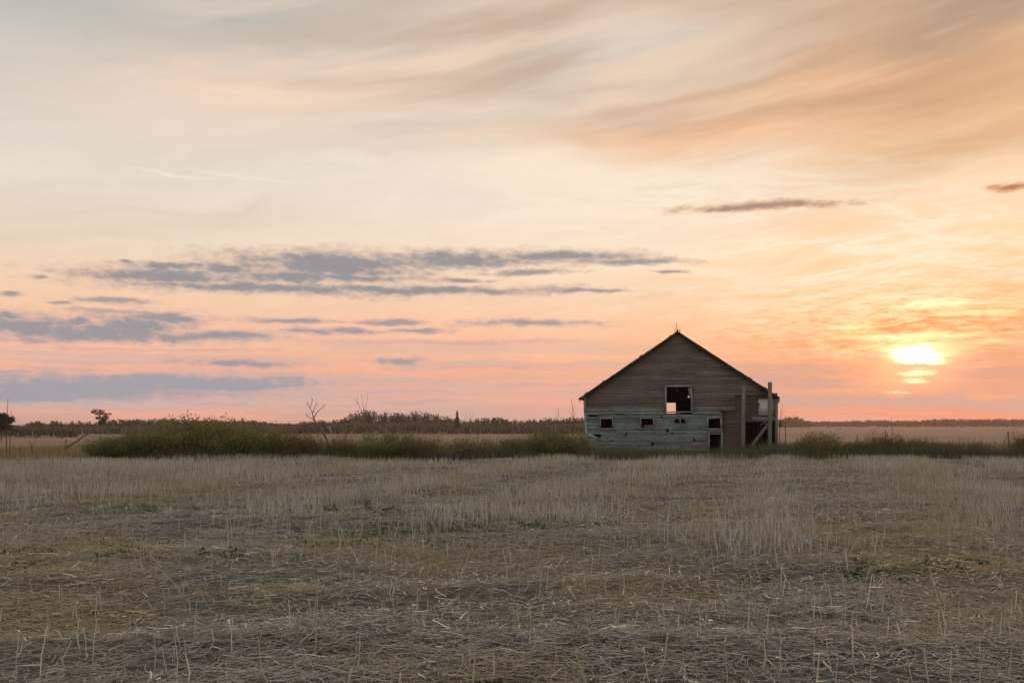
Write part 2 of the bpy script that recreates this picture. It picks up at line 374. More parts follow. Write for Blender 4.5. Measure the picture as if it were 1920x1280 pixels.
# ------------------------------------------------------------------ ground
_w = [(RNG.normal(size=2)*f, RNG.uniform(0, 6.28), a) for f, a in ((9.5,.006),(14,.005),(.35,.030),(.5,.025),(.9,.018),(1.4,.014),(2.2,.011),(3.5,.010),(5.5,.007)) for _ in range(3)]
def sstep(x, a, b):
    t = np.clip((np.asarray(x, float)-a)/(b-a), 0, 1); return t*t*(3-2*t)
def gh(x, y):
    x, y = np.asarray(x, float), np.asarray(y, float)
    z = sum(a*np.sin(w[0]*x+w[1]*y+p) for w, p, a in _w)*(1-sstep(y, 40, 70))*(1-sstep(np.abs(x), 40, 60))*.7
    z = z + (.075*np.exp(-((y-9.3-.5*np.sin(.5*x+1)-.25*np.sin(1.7*x))/.42)**2)*(.55+.45*np.sin(.8*x+.6)) + .05*np.exp(-((y-7.0-.3*np.sin(.7*x+2.4))/.3)**2))
    return z - 2.5*sstep(y, 62, 270) - .06*sstep(y, 43, 47)*(1-sstep(y, 55, 62))
def edge_y(x): return 42.2 + 2.6*sstep(x, -6, 4) - 1.2*sstep(x, 14, 26)      # where the stubble ends
def grade(fine_lo, fine_hi, step, lo, hi, g=1.13):
    a = list(np.arange(fine_lo, fine_hi, step)); s = step
    while a[-1] < hi: s *= g; a.append(min(hi, a[-1]+s))
    s = step; b = [a[0]]
    while b[-1] > lo: s *= g; b.append(max(lo, b[-1]-s))
    return np.array(b[:0:-1]+a)
gx, gy = grade(-14, 14, .16, -3200, 3200), grade(4, 30, .14, -60, 4200, 1.06)
X, Y = np.meshgrid(gx, gy); nx, ny = len(gx), len(gy)
V = np.stack([X, Y, gh(X, Y)], -1).reshape(-1, 3)
i = (np.arange(ny-1)[:, None]*nx+np.arange(nx-1)[None]).reshape(-1)
m, T, b = mat('field_ground'); p = pos(T); px_, py_, _ = T.sep(p)
n1 = T.noise(T.vmath('MULTIPLY', p, (3, 7, 3)), 1, 8, .7); n2 = T.noise(p, .35, 4)
soil = T.ramp(n1*.7+n2*.3, [(.3,(.03,.026,.022)),(.5,(.065,.055,.046)),(.7,(.13,.11,.09))])
verge = T.ramp(T.noise(p, .6, 6), [(.3,(.11,.095,.05)),(.7,(.21,.18,.095))])
fs = T.noise(T.vmath('MULTIPLY', p, (.012, .05, .1)), 1, 6, .6); ff = T.noise(T.vmath('MULTIPLY', p, (.5, .5, .5)), 1, 4, .7)
tan = T.ramp(fs*.8+ff*.2, [(.3,(.10,.064,.038)),(.5,(.165,.105,.063)),(.68,(.215,.147,.09))])
grey = T.ramp(fs*.8+ff*.2, [(.3,(.075,.054,.045)),(.5,(.125,.09,.075)),(.68,(.17,.127,.105))])
far = T.mix(T.step(px_/py_, .12, .26), tan, grey)
wob = T.noise(p, .12, 3)*16
c = T.mix(T.step(py_, 41, 46), soil, verge); c = T.mix(T.step(py_+wob, 66, 84), c, far)
T.put(b.inputs['Base Color'], c); b.inputs['Roughness'].default_value = .95; b.inputs['Specular IOR Level'].default_value = .1
bm = T.node('ShaderNodeBump'); bm.inputs['Strength'].default_value = .6; bm.inputs['Distance'].default_value = .03
T.put(bm.inputs['Height'], n1); T.put(b.inputs['Normal'], bm.outputs[0])
tag(mesh_np('field', V, np.stack([i, i+1, i+nx+1, i+nx], -1), m, smooth=True), kind='structure')

# ------------------------------------------------------------------ stubble and straw on the field
def scatter(y0, y1, dens, spread=.60, pad=1.6):
    """random ground points in the wedge the camera looks at, with a margin on both sides"""
    n = int(dens*((y1**2-y0**2)*spread + 2*pad*(y1-y0)))
    y = np.sqrt(RNG.uniform(y0**2, y1**2, n)); x = RNG.uniform(-1, 1, n)*(y*spread+pad)
    return x, y
def fbm(x, y, s, seed):
    r = np.random.default_rng(seed); v = 0
    for o in range(4):
        for _ in range(4):
            w = r.normal(size=2)*s*2**o; v = v+np.sin(w[0]*x+w[1]*y+r.uniform(0, 6.28))*.5**o
    return v/4
def lane(x, y, x0, w, k=.28):
    return np.exp(-((x-x0-k*y)/w)**4)
def standing(x, y):
    n = fbm(x, y, .35, 3)
    f = sstep(y+n*3.5+np.clip(x, -12, 7)*.5, 13.2, 15.5)
    for x0, w in ((-2.1,1.35),(1.2,1.3),(-12.2,2.1),(-7.3,1.2),(6.5,1.0)): f = f*(1-.97*lane(x, y, x0, w))
    f = f*sstep(fbm(x, y, .9, 8)+.75, .0, .7)
    f = f*(.35+.65*sstep(y-.8*x, 16, 26)) if False else f
    near = .055+.10*sstep(x, .5, 4)*sstep(fbm(x, y, .7, 5), -.3, .5)
    return np.maximum(f, near)*(y < edge_y(x)+fbm(x, y, 1.2, 2)*.6)
def make_stubble(x, y, rmul=1.0):
    n = len(x); h = RNG.uniform(.14, .30, n)*(.85+.35*sstep(fbm(x, y, .5, 9), -.5, .6))
    z = gh(x, y)-.01; lean = RNG.normal(size=(n, 2))*.10
    wild = RNG.random(n) < .14; lean[wild] *= 4.5
    b0 = np.stack([x, y, z], -1); d = np.stack([lean[:, 0], lean[:, 1], np.ones(n)], -1)
    bend = RNG.normal(size=(n, 3))*.012; bend[:, 2] = 0
    pts = np.stack([b0, b0+d*(h*.5)[:, None]+bend, b0+d*h[:, None]], 1)
    r = RNG.uniform(.0026, .0054, n)*rmul
    return tubes(pts, np.stack([r*1.15, r, r*.8], 1))
mb = MB()
for y0, y1, dens, rm in ((5.2,16,105,1.0),(16,28,85,1.05),(28,47,55,1.25)):
    x, y = scatter(y0, y1, dens); k = RNG.random(len(x)) < standing(x, y)
    mb.add(*make_stubble(x[k], y[k], rm))
tag(mb.build('stubble', M['stubble']), kind='stuff')
def make_straw(x, y, lmin, lmax, rmin, rmax, lift=.02, seg=4, tilt=.12):
    n = len(x); th = RNG.uniform(0, 2*np.pi, n)
    L = RNG.uniform(lmin, lmax, n)*RNG.uniform(.5, 1, n); t = np.linspace(-.5, .5, seg)
    curve = RNG.normal(size=n)*.25; tip = RNG.normal(size=n)*tilt
    a = th[:, None]+curve[:, None]*t*2
    px = x[:, None]+np.cos(a)*L[:, None]*t; py = y[:, None]+np.sin(a)*L[:, None]*t
    pz = gh(x, y)[:, None]+RNG.uniform(.0, lift, n)[:, None]+tip[:, None]*L[:, None]*t*1.2+.004
    r = RNG.uniform(rmin, rmax, n)
    return tubes(np.stack([px, py, pz], -1), r[:, None]*np.linspace(1.1, .7, seg)[None])
mb = MB()
for y0, y1, dens, s in ((5.2,9,1250,1),(9,15,760,1.05),(15,26,250,1.2),(26,46,80,1.6)):
    x, y = scatter(y0, y1, dens)
    k = (RNG.random(len(x)) < .24+.76*sstep(fbm(x, y, 1.5, 21)+1.3*fbm(x*.35, y*1.7, 1.3, 22), -.75, .55)) & (y < edge_y(x))
    mb.add(*make_straw(x[k], y[k], .06, .34*s**.5, .0011*s, .0040*s, .05, 4 if y0 < 15 else 3))
tag(mb.build('straw', M['straw']), kind='stuff')
mb = MB()
for y0, y1, dens, s in ((5.2,12,42,1),(12,28,15,1.15)):
    x, y = scatter(y0, y1, dens); k = RNG.random(len(x)) < .20+.75*sstep(fbm(x, y, 1.8, 71), -.1, .6); x, y = x[k], y[k]
    mb.add(*make_straw(x, y, .015, .08, .0018*s, .0052*s, .09, 3, .45))
    x, y = scatter(y0, y1, dens*.12)
    mb.add(*make_straw(x, y, .08, .28, .0022*s, .0042*s, .09, 4))
x, y = scatter(12, 40, 16); k = (lane(x, y, -2.1, 1.5)+lane(x, y, 1.2, 1.5)+lane(x, y, -12.2, 2.2)+lane(x, y, -7.3, 1.3)) > .4
mb.add(*make_straw(x[k], y[k], .02, .10, .0022, .0052, .05, 3, .4)) if k.any() else None
tag(mb.build('pale_straw', M['pale_straw']), kind='stuff')
# broadleaf weeds and dry grass among the straw
mb = MB(); x, y = scatter(6, 20, 11)
k = (fbm(x, y, .55, 31)+.35*np.exp(-((y-10.6)/1.2)**2)+RNG.normal(size=len(x))*.16 > .50) & (y > 7.5); x, y = x[k], y[k]
for cx, cy in zip(x, y):
    n = 20; q = RNG.normal(size=(n, 3))*(.06, .06, .03); q[:, 2] = np.abs(q[:, 2])+.015
    mb.add(*leaves(q+np.array([cx, cy, float(gh(cx, cy))]), .024, .6, .5))
tag(mb.build('weeds', M['weed']), kind='stuff')
def blades(x, y, h0, h1, r, lean=.3, zoff=0.0):
    n = len(x); h = RNG.uniform(h0, h1, n); d = RNG.normal(size=(n, 2))*lean
    b0 = np.stack([x, y, gh(x, y)-.02+zoff], -1)
    mid = b0+np.stack([d[:, 0]*h*.35, d[:, 1]*h*.35, h*.6], -1); tp = b0+np.stack([d[:, 0]*h, d[:, 1]*h, h], -1)
    rr = RNG.uniform(.6, 1.3, n)*r
    return tubes(np.stack([b0, mid, tp], 1), np.stack([rr, rr*.8, rr*.25], 1))
mb = MB()
x, y = scatter(5.5, 30, 130); k = fbm(x, y, .45, 41)+.3*fbm(x, y, 1.5, 42)+.5*np.exp(-((y-9.2)/.6)**2) > .34; mb.add(*blades(x[k], y[k], .05, .16, .0022, .9))
x, y = scatter(22, 44, 26); k = (fbm(x, y, .2, 43) > .12) & (y < edge_y(x)); mb.add(*blades(x[k], y[k], .15, .30, .004))
tag(mb.build('grass', M['grass']), kind='stuff')

# ------------------------------------------------------------------ hedge strip between the stubble and the far field
mb = MB()
n = 52000; x = RNG.uniform(-30, 32, n); y = edge_y(x)+np.abs(RNG.normal(size=n))*3.2-.1
inbarn = (x > 3.6) & (x < 13.6) & (y > 49.6-(x-8.5)*.16)
prof = np.interp(x, [-30,-23,-20,-14,4,7,13,14,32], [.06,.08,.16,.5,.45,.40,.72,.68,.62])*(.6+.5*sstep(fbm(x, y, .8, 51), -.6, .6))
k = ~inbarn; x, y, prof = x[k], y[k], prof[k]
h = prof
b0 = np.stack([x, y, gh(x, y)-.02], -1); d = RNG.normal(size=(len(x), 2))*.28; h = h*RNG.uniform(.5, 1.25, len(x))
pts = np.stack([b0, b0+np.stack([d[:, 0]*h*.3, d[:, 1]*h*.3, h*.6], -1), b0+np.stack([d[:, 0]*h, d[:, 1]*h, h], -1)], 1)
r = RNG.uniform(.005, .011, len(x)); Vv, Qq = tubes(pts, np.stack([r, r*.8, r*.3], 1)); mb.add(Vv, Qq)
tag(mb.build('undergrowth', M['dark_grass']), kind='stuff')
mb = MB(); n = 9000; x = np.where(RNG.random(n) < .55, RNG.uniform(13.4, 32, n), RNG.uniform(-18, 13.4, n)); y = edge_y(x)+RNG.uniform(.4, 4.5, n)
k = (fbm(x, y*.3, .9, 61) > -.15) & ~((x > 3.4) & (x < 13.8)); mb.add(*blades(x[k], y[k], .40, 1.15, .009, .18))
x = RNG.uniform(3.4, 13.6, 1500); y = 45.6+RNG.uniform(0, 3.2, 1500); mb.add(*blades(x, y, .3, .75, .008, .25))
tag(mb.build('tall_weeds', M['olive_leaf']), kind='stuff')
# grass seed-headed tufts on the verge at far left
mb = MB(); n = 9000; x = RNG.uniform(-31, -19.5, n); y = RNG.uniform(43, 62, n); mb.add(*blades(x, y, .15, .42, .009))
x = RNG.uniform(-30, 40, 12000); y = RNG.uniform(52, 72, 12000); k = ~((x > 3) & (x < 17) & (y < 64)); mb.add(*blades(x[k], y[k], .15, .4, .010))
tag(mb.build('grass', M['grass']), kind='stuff')

def shrub_meshes(rng, w, h, n, stems, upright=.5):
    """stems fan out of one root; leaves gather in clumps along them"""
    S, C = [], []
    for s in range(stems):
        a = rng.uniform(0, 6.283); rr = w*.5*math.sqrt(rng.random()); hh = h*(1-.28*(rr/(w*.5))**2)*rng.uniform(.68, 1.16)
        b = np.array([math.cos(a)*rr*.35, math.sin(a)*rr*.35, -.03]); tp = np.array([math.cos(a)*rr, math.sin(a)*rr, hh])
        mid = b*.5+tp*.5+rng.normal(size=3)*(.08, .08, .03)*w*.5; mid[2] *= .95
        S.append([b, mid, tp])
        m = n//stems; u = rng.uniform(.06, 1.05, m)**.85
        c = b+(mid-b)*np.clip(u*2, 0, 1)[:, None]+(tp-mid)*np.clip(u*2-1, 0, 1.1)[:, None]
        cl = rng.integers(0, 9, m); off = rng.normal(size=(9, 3))*(.11, .11, .07)*w*.55
        c = c+off[cl]+rng.normal(size=(m, 3))*(.045, .045, .05)*max(w, .7)
        c[:, 2] = np.abs(c[:, 2])*1.0+.01; C.append(c)
    S = np.array(S)
    return tubes(S, np.tile([.014, .010, .003], (stems, 1))*max(.6, h/1.6)), np.concatenate(C)
def make_shrub(name, seed, w, h, n, stems, leafmat, size):
    rng = np.random.default_rng(seed); st, C = shrub_meshes(rng, w, h, n, stems)
    root = empty(name, (0, 0, 0))
    V, Q = leaves(C, size, .6, 0, rng); mesh_np('foliage', V, Q, leafmat, root)
    mesh_np('stem', *st, M['dark_bark'], root)
    return root
def copy_tree(o, parent=None):
    c = o.copy(); SC.collection.objects.link(c); c.parent = parent
    for ch in o.children: copy_tree(ch, c)
    return c
protos = {
 'A': make_shrub('shrub', 1, 3.0, 1.9, 17000, 34, M['leaf'], .040),
 'B': make_shrub('shrub', 2, 2.4, 1.35, 12000, 26, M['olive_leaf'], .036),
 'C': make_shrub('shrub', 3, 2.6, 1.1, 11500, 26, M['rust_leaf'], .034),
 'D': make_shrub('shrub', 4, 2.3, 1.0, 9500, 40, M['leaf'], .034),
 'E': make_shrub('shrub', 5, 1.4, .95, 6500, 18, M['olive_leaf'], .030)}
used = set(); GR = 'shrubs along the field edge'
def put_shrub(k, px, top, wpx, label, Yd=None, rz=None):
    x0 = (px-HX)/F*45; Yv = Yd or float(edge_y(x0))+1.5
    w0, h0 = {'A':(3.0,1.9),'B':(2.4,1.35),'C':(2.6,1.1),'D':(2.3,1.0),'E':(1.4,.95)}[k]
    o = protos[k]
    if k in used: o = copy_tree(o)
    used.add(k)
    q = at(px, top, Yv); g = float(gh(q.x, Yv)); sw = wpx/F*Yv/w0
    o.location = (q.x, Yv, g); o.scale = (sw, min(sw, 1.2), (q.z-g)/h0); o.rotation_euler = (0, 0, rz if rz is not None else px*.7)
    # a turned shrub keeps its outline: the footprint is round
    o.scale = (sw, sw, (q.z-g)/h0*1.06)
    return tag(o, label, 'shrub', GR)
for a in (
 ('B', 205, 826, 90, 'low olive shrub that starts the hedge at its left end'),
 ('A', 262, 812, 110, 'dark shrub stepping up behind the low left end of the hedge'),
 ('A', 345, 793, 130, 'tallest dark green shrub of the left hedge, with sprigs poking above it'),
 ('A', 430, 797, 130, 'broad dark shrub just right of the tallest one in the hedge'),
 ('D', 505, 812, 90, 'dark shrub where the tall hedge drops down, left of the leaning dead tree'),
 ('C', 568, 822, 90, 'reddish brown low shrub to the left of the leaning dead tree'),
 ('C', 648, 828, 80, 'rusty low shrub right beside the leaning dead tree'),
 ('A', 722, 817, 115, 'green mounded shrub between the rusty shrub and the thin post'),
 ('C', 800, 828, 110, 'long low rust tinted shrub left of the second thin post'),
 ('D', 880, 830, 100, 'low dark green shrub around the foot of the second thin post'),
 ('B', 955, 828, 100, 'low olive shrub midway between the second thin post and barn'),
 ('B', 1030, 815, 100, 'yellowish shrub standing just short of the barn corner'),
 ('D', 1085, 820, 60, 'small dark shrub touching the left corner of the barn'),
 ('E', 1490, 833, 54, 'small olive weed clump beside the pipe rail right of the barn'),
 ('D', 1542, 820, 84, 'green bush, the bulkiest one to the right of the barn'),
 ('E', 1605, 831, 60, 'thin olive bush around the short dark stake'),
 ('C', 1655, 822, 74, 'russet bush with tall shoots in front of the thin bare stem'),
 ('E', 1718, 829, 40, 'small dark bush in the gap right of the russet bush'),
 ('C', 1785, 834, 56, 'low russet bush with a ragged top near the right end'),
 ('E', 1835, 834, 44, 'small spiky bush left of the grey stake at the right end'),
 ('C', 1916, 823, 56, 'tall brownish bush cut by the right edge of the picture')):
    put_shrub(*a)
# ------------------------------------------------------------------ woods beyond the far field
def wood(name, prof, pxs, Yc, dY, base_py, rad, nleaf, size, mats, seed, jit=2.0, trunks=True):
    rng = np.random.default_rng(seed); mb = MB(); xs, ys = zip(*prof)
    for px in pxs:
        Yv = Yc+rng.uniform(-dY, dY); top = np.interp(px, xs, ys)+abs(rng.normal())*jit-2.5
        q = at(px+rng.normal()*2, top, Yv); g = float(gh(q.x, Yv)); h = q.z-g
        r = rad*rng.uniform(.7, 1.25); n = int(nleaf*rng.uniform(.7, 1.2))
        cl = rng.normal(size=(12, 3)); cl /= np.linalg.norm(cl, axis=1, keepdims=True); cl *= rng.uniform(.35, .9, (12, 1))
        c = cl[rng.integers(0, 12, n)]+rng.normal(size=(n, 3))*.20
        hc = h*.50; C = c*(r, r, h*.52)+np.array([q.x, Yv, g+hc])
        C = C[(C[:, 2] < g+h*1.03) & (C[:, 2] > g-.1)]
        mb.add(*leaves(C, size, .7, 0, rng))
        if trunks:
            V, Q = tubes([[(q.x, Yv-r*.6, g-.1), (q.x+rng.normal()*.3, Yv-r*.6, g+h*.4), (q.x+rng.normal()*.5, Yv, g+h*.9)]], [[.13, .10, .03]], 4)
            mb.add(V, Q, 1)
    return tag(mb.build(name, mats), kind='stuff')
PW_ = [(-160,792),(0,797),(50,799),(62,789),(75,792),(92,798),(105,789),(120,797),(140,791),(175,793),(210,787),(260,787),(312,786),(400,789),(440,789),(480,790),(500,794),(540,793),(552,797),(565,791),(600,790),(640,787),(655,774),(675,769),(695,772),(720,774),(740,776),(760,774),(780,773),(815,775),(835,781),(847,786),(859,787),(869,792),(880,788),(904,785),(938,785),(977,789),(1017,786),(1057,785),(1087,784),(1250,786)]
rr_ = RNG.uniform
wood('wood', PW_, np.arange(-150, 1240, 3.4), 425, 14, 811, 2.2, 240, .34, [M['wood_leaf'], M['grey_bark']], 5)
wood('wood', [(-160,800),(140,801),(300,797),(620,797),(660,790),(830,792),(900,795),(1240,793)], np.arange(-150, 1240, 4.2), 402, 8, 812, 2.0, 220, .33, [M['wood_scrub'], M['grey_bark']], 6, 2.5)
wood('wood', [(-200,796),(0,799),(50,800),(140,806),(150,811)], np.arange(-190, 140, 8), 300, 20, 814, 2.0, 170, .34, [M['wood_leaf'], M['grey_bark']], 7, 4)
wood('wood', [(1380,789),(1560,792),(1640,789),(1700,790),(1770,787),(1870,787),(1920,788),(2300,788)], np.arange(1380, 2300, 2.4), 1260, 20, 800, 5.5, 170, .85, [M['far_leaf'], M['dark_bark']], 8, 1.2, False)
wood('wood', [(1430,789),(1462,787),(1480,782),(1490,781),(1497,786),(1506,788),(1516,791)], np.arange(1432, 1518, 2.2), 1050, 25, 800, 4.2, 200, .62, [M['wood_leaf'], M['dark_bark']], 9, 1.0)

# single trees that stand out against the sky
def tree_dead(name, label, Yv, trunk, branches, r0, m='bark', cat='tree', group=None, twig=0):
    base = at(*trunk[0], Yv); root = empty(name, (base.x, Yv, float(gh(base.x, Yv))))
    off = Vector(root.location); rng = random.Random(len(label)*7+int(Yv))
    def pts(l, dep=.0):
        return [np.array(at(px, py, Yv)-off)+np.array([0, dep*i, 0]) for i, (px, py) in enumerate(l)]
    tp = pts(trunk); tp[0][2] = -.1
    MB().tube(tp, list(np.linspace(r0, r0*.35, len(tp))), 7).build('trunk', M[m], root, smooth=True)
    for i, l in enumerate(branches):
        q = pts(l, rng.uniform(-.12, .12)*Yv/46); b = MB().tube(q, list(np.linspace(r0*.42, r0*.10, len(q))), 5)
        for _ in range(twig):
            a = q[-1]*(u := rng.uniform(.3, 1))+q[-2]*(1-u); L = Yv/46*rng.uniform(.12, .35)
            b.tube([a, a+np.array([rng.uniform(-.5, .5), rng.uniform(-.4, .4), .8])*L], [r0*.13, r0*.05], 4)
        b.build('branch', M[m], root, smooth=True)
    return tag(root, label, cat, group)
tree_dead('dead_tree', 'bare grey tree leaning left out of the hedge with forked top', 47,
  [(622,842),(612,822),(602,804),(592,791),(588,782)],
  [[(588,785),(586,774),(581,763),(576,753)],[(581,763),(584,758),(587,748)],[(586,774),(590,765),(594,757)],[(589,782),(596,771),(603,766),(611,760)],[(591,789),(583,783),(575,779)]], .062, 'bark', twig=3)
tree_dead('dead_tree', 'slim grey dead trunk crossing behind the leaning bare tree', 48,
  [(627,840),(624,820),(620,806),(618,798)], [[(624,822),(620,826),(615,829)],[(620,806),(616,800),(614,795)]], .05, 'grey_bark')
tree_dead('dead_tree', 'bare snag with three upright prongs above the round wood hill', 190,
  [(684,812),(684,790),(682,776),(681,768)], [[(681,776),(675,766),(670,752),(668,735)],[(672,757),(667,752),(664,744)],[(682,770),(680,756),(678,740)],[(682,770),(686,760),(688,748),(687,734)]], .13, 'bark')
tree_dead('dead_tree', 'low bare tree with twiggy top just right of the spruce', 330,
  [(882,812),(881,796),(882,786)], [[(882,790),(877,782),(872,777)],[(882,788),(882,778),(881,772)],[(882,788),(887,780),(889,775)],[(881,792),(875,787),(870,785)]], .16, 'bark', twig=2)
tree_dead('dead_tree', 'pair of bare stems on the skyline farther from the barn', 210,
  [(1045,812),(1046,790),(1047,776),(1047,765)], [[(1046,792),(1043,780),(1041,766)]], .08, 'bark')
tree_dead('dead_tree', 'forked bare sapling on the skyline close to the barn eave', 150,
  [(1074,815),(1075,785),(1074,770),(1071,748)], [[(1074,774),(1077,763),(1078,752)],[(1074,784),(1070,776),(1066,768)],[(1075,786),(1078,778),(1079,772)]], .075, 'dark_bark')
tree_dead('dead_tree', 'tall bare trunk nearest the left picture edge', 46.5,
  [(13,858),(12,825),(13,795),(14,768),(15,747)], [[(12,812),(9,800),(7,790)],[(13,790),(17,780),(19,772)]], .024, 'dark_bark')
tree_dead('dead_tree', 'broken stub trunk just right of the tall bare trunk', 46.8,
  [(18,858),(19,825),(20,798),(21,770)], [[(20,800),(24,794),(27,789)]], .024, 'dark_bark')
tree_dead('dead_tree', 'thin bare sapling right of the barn wall', 58,
  [(1461,838),(1462,800),(1464,780),(1468,756)], [[(1463,786),(1467,777),(1472,766)],[(1464,778),(1463,770),(1462,764)]], .022, 'dark_bark')
tree_dead('dead_tree', 'very thin bare stem above the russet bush', 52,
  [(1674,845),(1673,815),(1672,795),(1671,782)], [[(1673,806),(1675,798),(1676,790)]], .02, 'bark')
for (px, top, bot, lab) in ((158,812,848,'leftmost bare grey sapling in the row before the tufted tree'),(167,808,846,'second bare grey sapling, just right of the leaning log tip'),(176,810,848,'third bare grey sapling under the tufted tree'),(190,812,846,'rightmost bare grey sapling before the hedge begins')):
    tree_dead('dead_sapling', lab, 47.5, [(px,bot+8),(px+1,bot-14),(px-1,top)], [[(px,bot-18),(px+4,bot-26),(px+5,bot-33)]], .025, 'grey_bark', 'sapling', 'bare saplings left of the hedge')
tree_dead('dead_sapling', 'crooked bare sapling low in the gap by the left posts', 48, [(62,850),(59,836),(55,826)], [[(60,840),(64,830),(67,822)],[(58,832),(54,830),(50,829)]], .03, 'dark_bark', 'sapling')
def crown_tree(name, label, Yv, px, top, bot, wpx, cb, nclump, nleaf, size, lm, bm_, r0, seed, spots=None):
    rng = np.random.default_rng(seed); q = at(px, bot, Yv); g = float(gh(q.x, Yv)); s = Yv/F
    root = empty(name, (q.x, Yv, g)); H = at(px, top, Yv).z-g; zb = at(px, cb, Yv).z-g; w = wpx*s
    tr = MB().tube([(0,0,-.1),(.02*H,0,H*.35),(-.02*H,0,H*.7),(0,0,H*.95)], [r0, r0*.8, r0*.5, r0*.15], 6)
    C = []
    for i in range(nclump):
        c = np.array([rng.uniform(-.5, .5)*w, rng.uniform(-.4, .4)*w, rng.uniform(zb, H*.98)]); cs = .085
        if spots:
            sp = spots[i % len(spots)]; cs = sp[2]*.6
            c = np.array([sp[0]*w+rng.normal()*sp[2]*w*.9, rng.uniform(-.35, .35)*w, H*(.45+.55*sp[1])+rng.normal()*sp[2]*w*.5])
        if not spots:
            k = 1-.55*abs((c[2]-(zb+H)/2)/((H-zb)/2)); c[0] *= k+.3; c[1] *= k+.3
        tr.tube([(0, 0, max(H*.3, c[2]-w*.35)), c*.5+np.array([0, 0, c[2]*.5-w*.04]), c], [r0*.35, r0*.2, r0*.08], 4)
        C.append(c+rng.normal(size=(nleaf, 3))*(w*cs, w*cs, w*cs*.7))
    tr.build('trunk', bm_, root); V, Q = leaves(np.concatenate(C), size, .6, 0, rng); mesh_np('crown', V, Q, lm, root)
    return tag(root, label, 'tree')
crown_tree('tree', 'lone dark tree with tufted broken crown above the left wood', 120, 187, 768, 818, 30, 787, 36, 55, .06, M['wood_leaf'], M['dark_bark'], .05, 21, ((-.22,.93,.12),(-.38,.85,.09),(-.12,.86,.12),(.0,.78,.08),(.28,.62,.11),(.42,.55,.10),(.2,.45,.13),(.36,.36,.14),(.05,.42,.12),(-.1,.5,.06),(.48,.74,.05),(.12,.98,.03)))
crown_tree('tree', 'dark leafy tree cut by the left picture edge', 120, 2, 775, 818, 40, 806, 64, 90, .075, M['conifer'], M['dark_bark'], .07, 22, ((.0,.93,.10),(.14,.84,.11),(.30,.74,.10),(-.2,.82,.12),(.22,.6,.11),(.40,.56,.07),(.05,.62,.12),(-.3,.62,.12),(.12,.42,.11),(.30,.36,.10),(-.15,.4,.12),(.02,.22,.13),(.25,.15,.12),(-.35,.3,.1)))
def spruce():
    Yv = 380; q = at(857, 800, Yv); g = float(gh(q.x, Yv)); H = at(857, 770, Yv).z-g; rng = np.random.default_rng(3)
    root = empty('spruce_tree', (q.x, Yv, g)); MB().tube([(0,0,-.2),(0,0,H*.5),(0,0,H)], [.2,.14,.03], 6).build('trunk', M['dark_bark'], root)
    C = []
    for k in range(16):
        z = H*(.30+.68*k/15); R = 1.3*(1-k/15.8)**.75*rng.uniform(.75, 1.15)
        for a in rng.uniform(0, 6.28, 16):
            u = np.linspace(.1, 1, 7); C.append(np.stack([np.cos(a)*R*u, np.sin(a)*R*u, z-.25*R*u**2+rng.normal(size=7)*.04], -1))
    V, Q = leaves(np.concatenate(C), .25, .55, .3, rng); mesh_np('crown', V, Q, M['conifer'], root)
    tag(root, 'single dark pointed spruce rising above the wood skyline', 'tree')
spruce()
# sprigs belong to the tall shrubs' own crowns; stakes and logs are single things
def stake(name, label, px, top, bot, Yv, w, cat, group=None, lean=0, m='post'):
    a, b_ = at(px, bot, Yv), at(px+lean, top, Yv); a.z = float(gh(a.x, Yv))-.1; root_l = Vector((a.x, Yv, float(gh(a.x, Yv))))
    mb = MB(); p0, p1 = np.array(a-root_l), np.array(b_-root_l); n = 5
    pts = [p0+(p1-p0)*i/n+np.array([random.uniform(-1, 1), random.uniform(-1, 1), 0])*w*.12 for i in range(n+1)]
    mb.tube(pts, [w/2*random.uniform(.9, 1.1) for _ in pts], 7)
    mb.tube([pts[-1], pts[-1]+np.array([0, 0, .01])], [w/2, .001], 7)
    return tag(mb.build(name, M[m], loc=root_l), label, cat, group)
GP = 'old fence posts along the hedgerow'
for a in (('fence_post','thin dark post standing right of the leaning dead tree',649,801,835,50,.055),
          ('fence_post','thin post standing midway along the low hedge left of the barn',897,811,838,50,.05),
          ('fence_post','short dark post beside the low end of the leaning log',123,824,846,48,.09),
          ('fence_post','short dark post nearest the tall bare trunks at the left edge',38,838,856,46,.09),
          ('fence_post','short dark stake among the bushes right of the barn',1606,815,835,48,.05),
          ('fence_post','grey stake rising from the bushes near the right picture edge',1892,809,838,47,.07),
          ('fence_post','dark stub on top of the russet bush right of the barn',1661,807,835,47,.06)):
    stake(*a, 'post', GP, random.uniform(-1.5, 1.5), 'beam')
mb = MB(); a, b_ = at(126,838,48), at(164,813,48.6); loc = Vector((a.x, 48, float(gh(a.x, 48))))
mb.tube([np.array(a-loc)+(np.array(b_-a))*i/5+np.array([0,0,.02*math.sin(i*2)]) for i in range(6)], [.06,.06,.055,.05,.045,.035], 7)
tag(mb.build('leaning_log', M['bark'], loc=loc), 'bare log propped at a slant among the saplings left of the hedge', 'log')

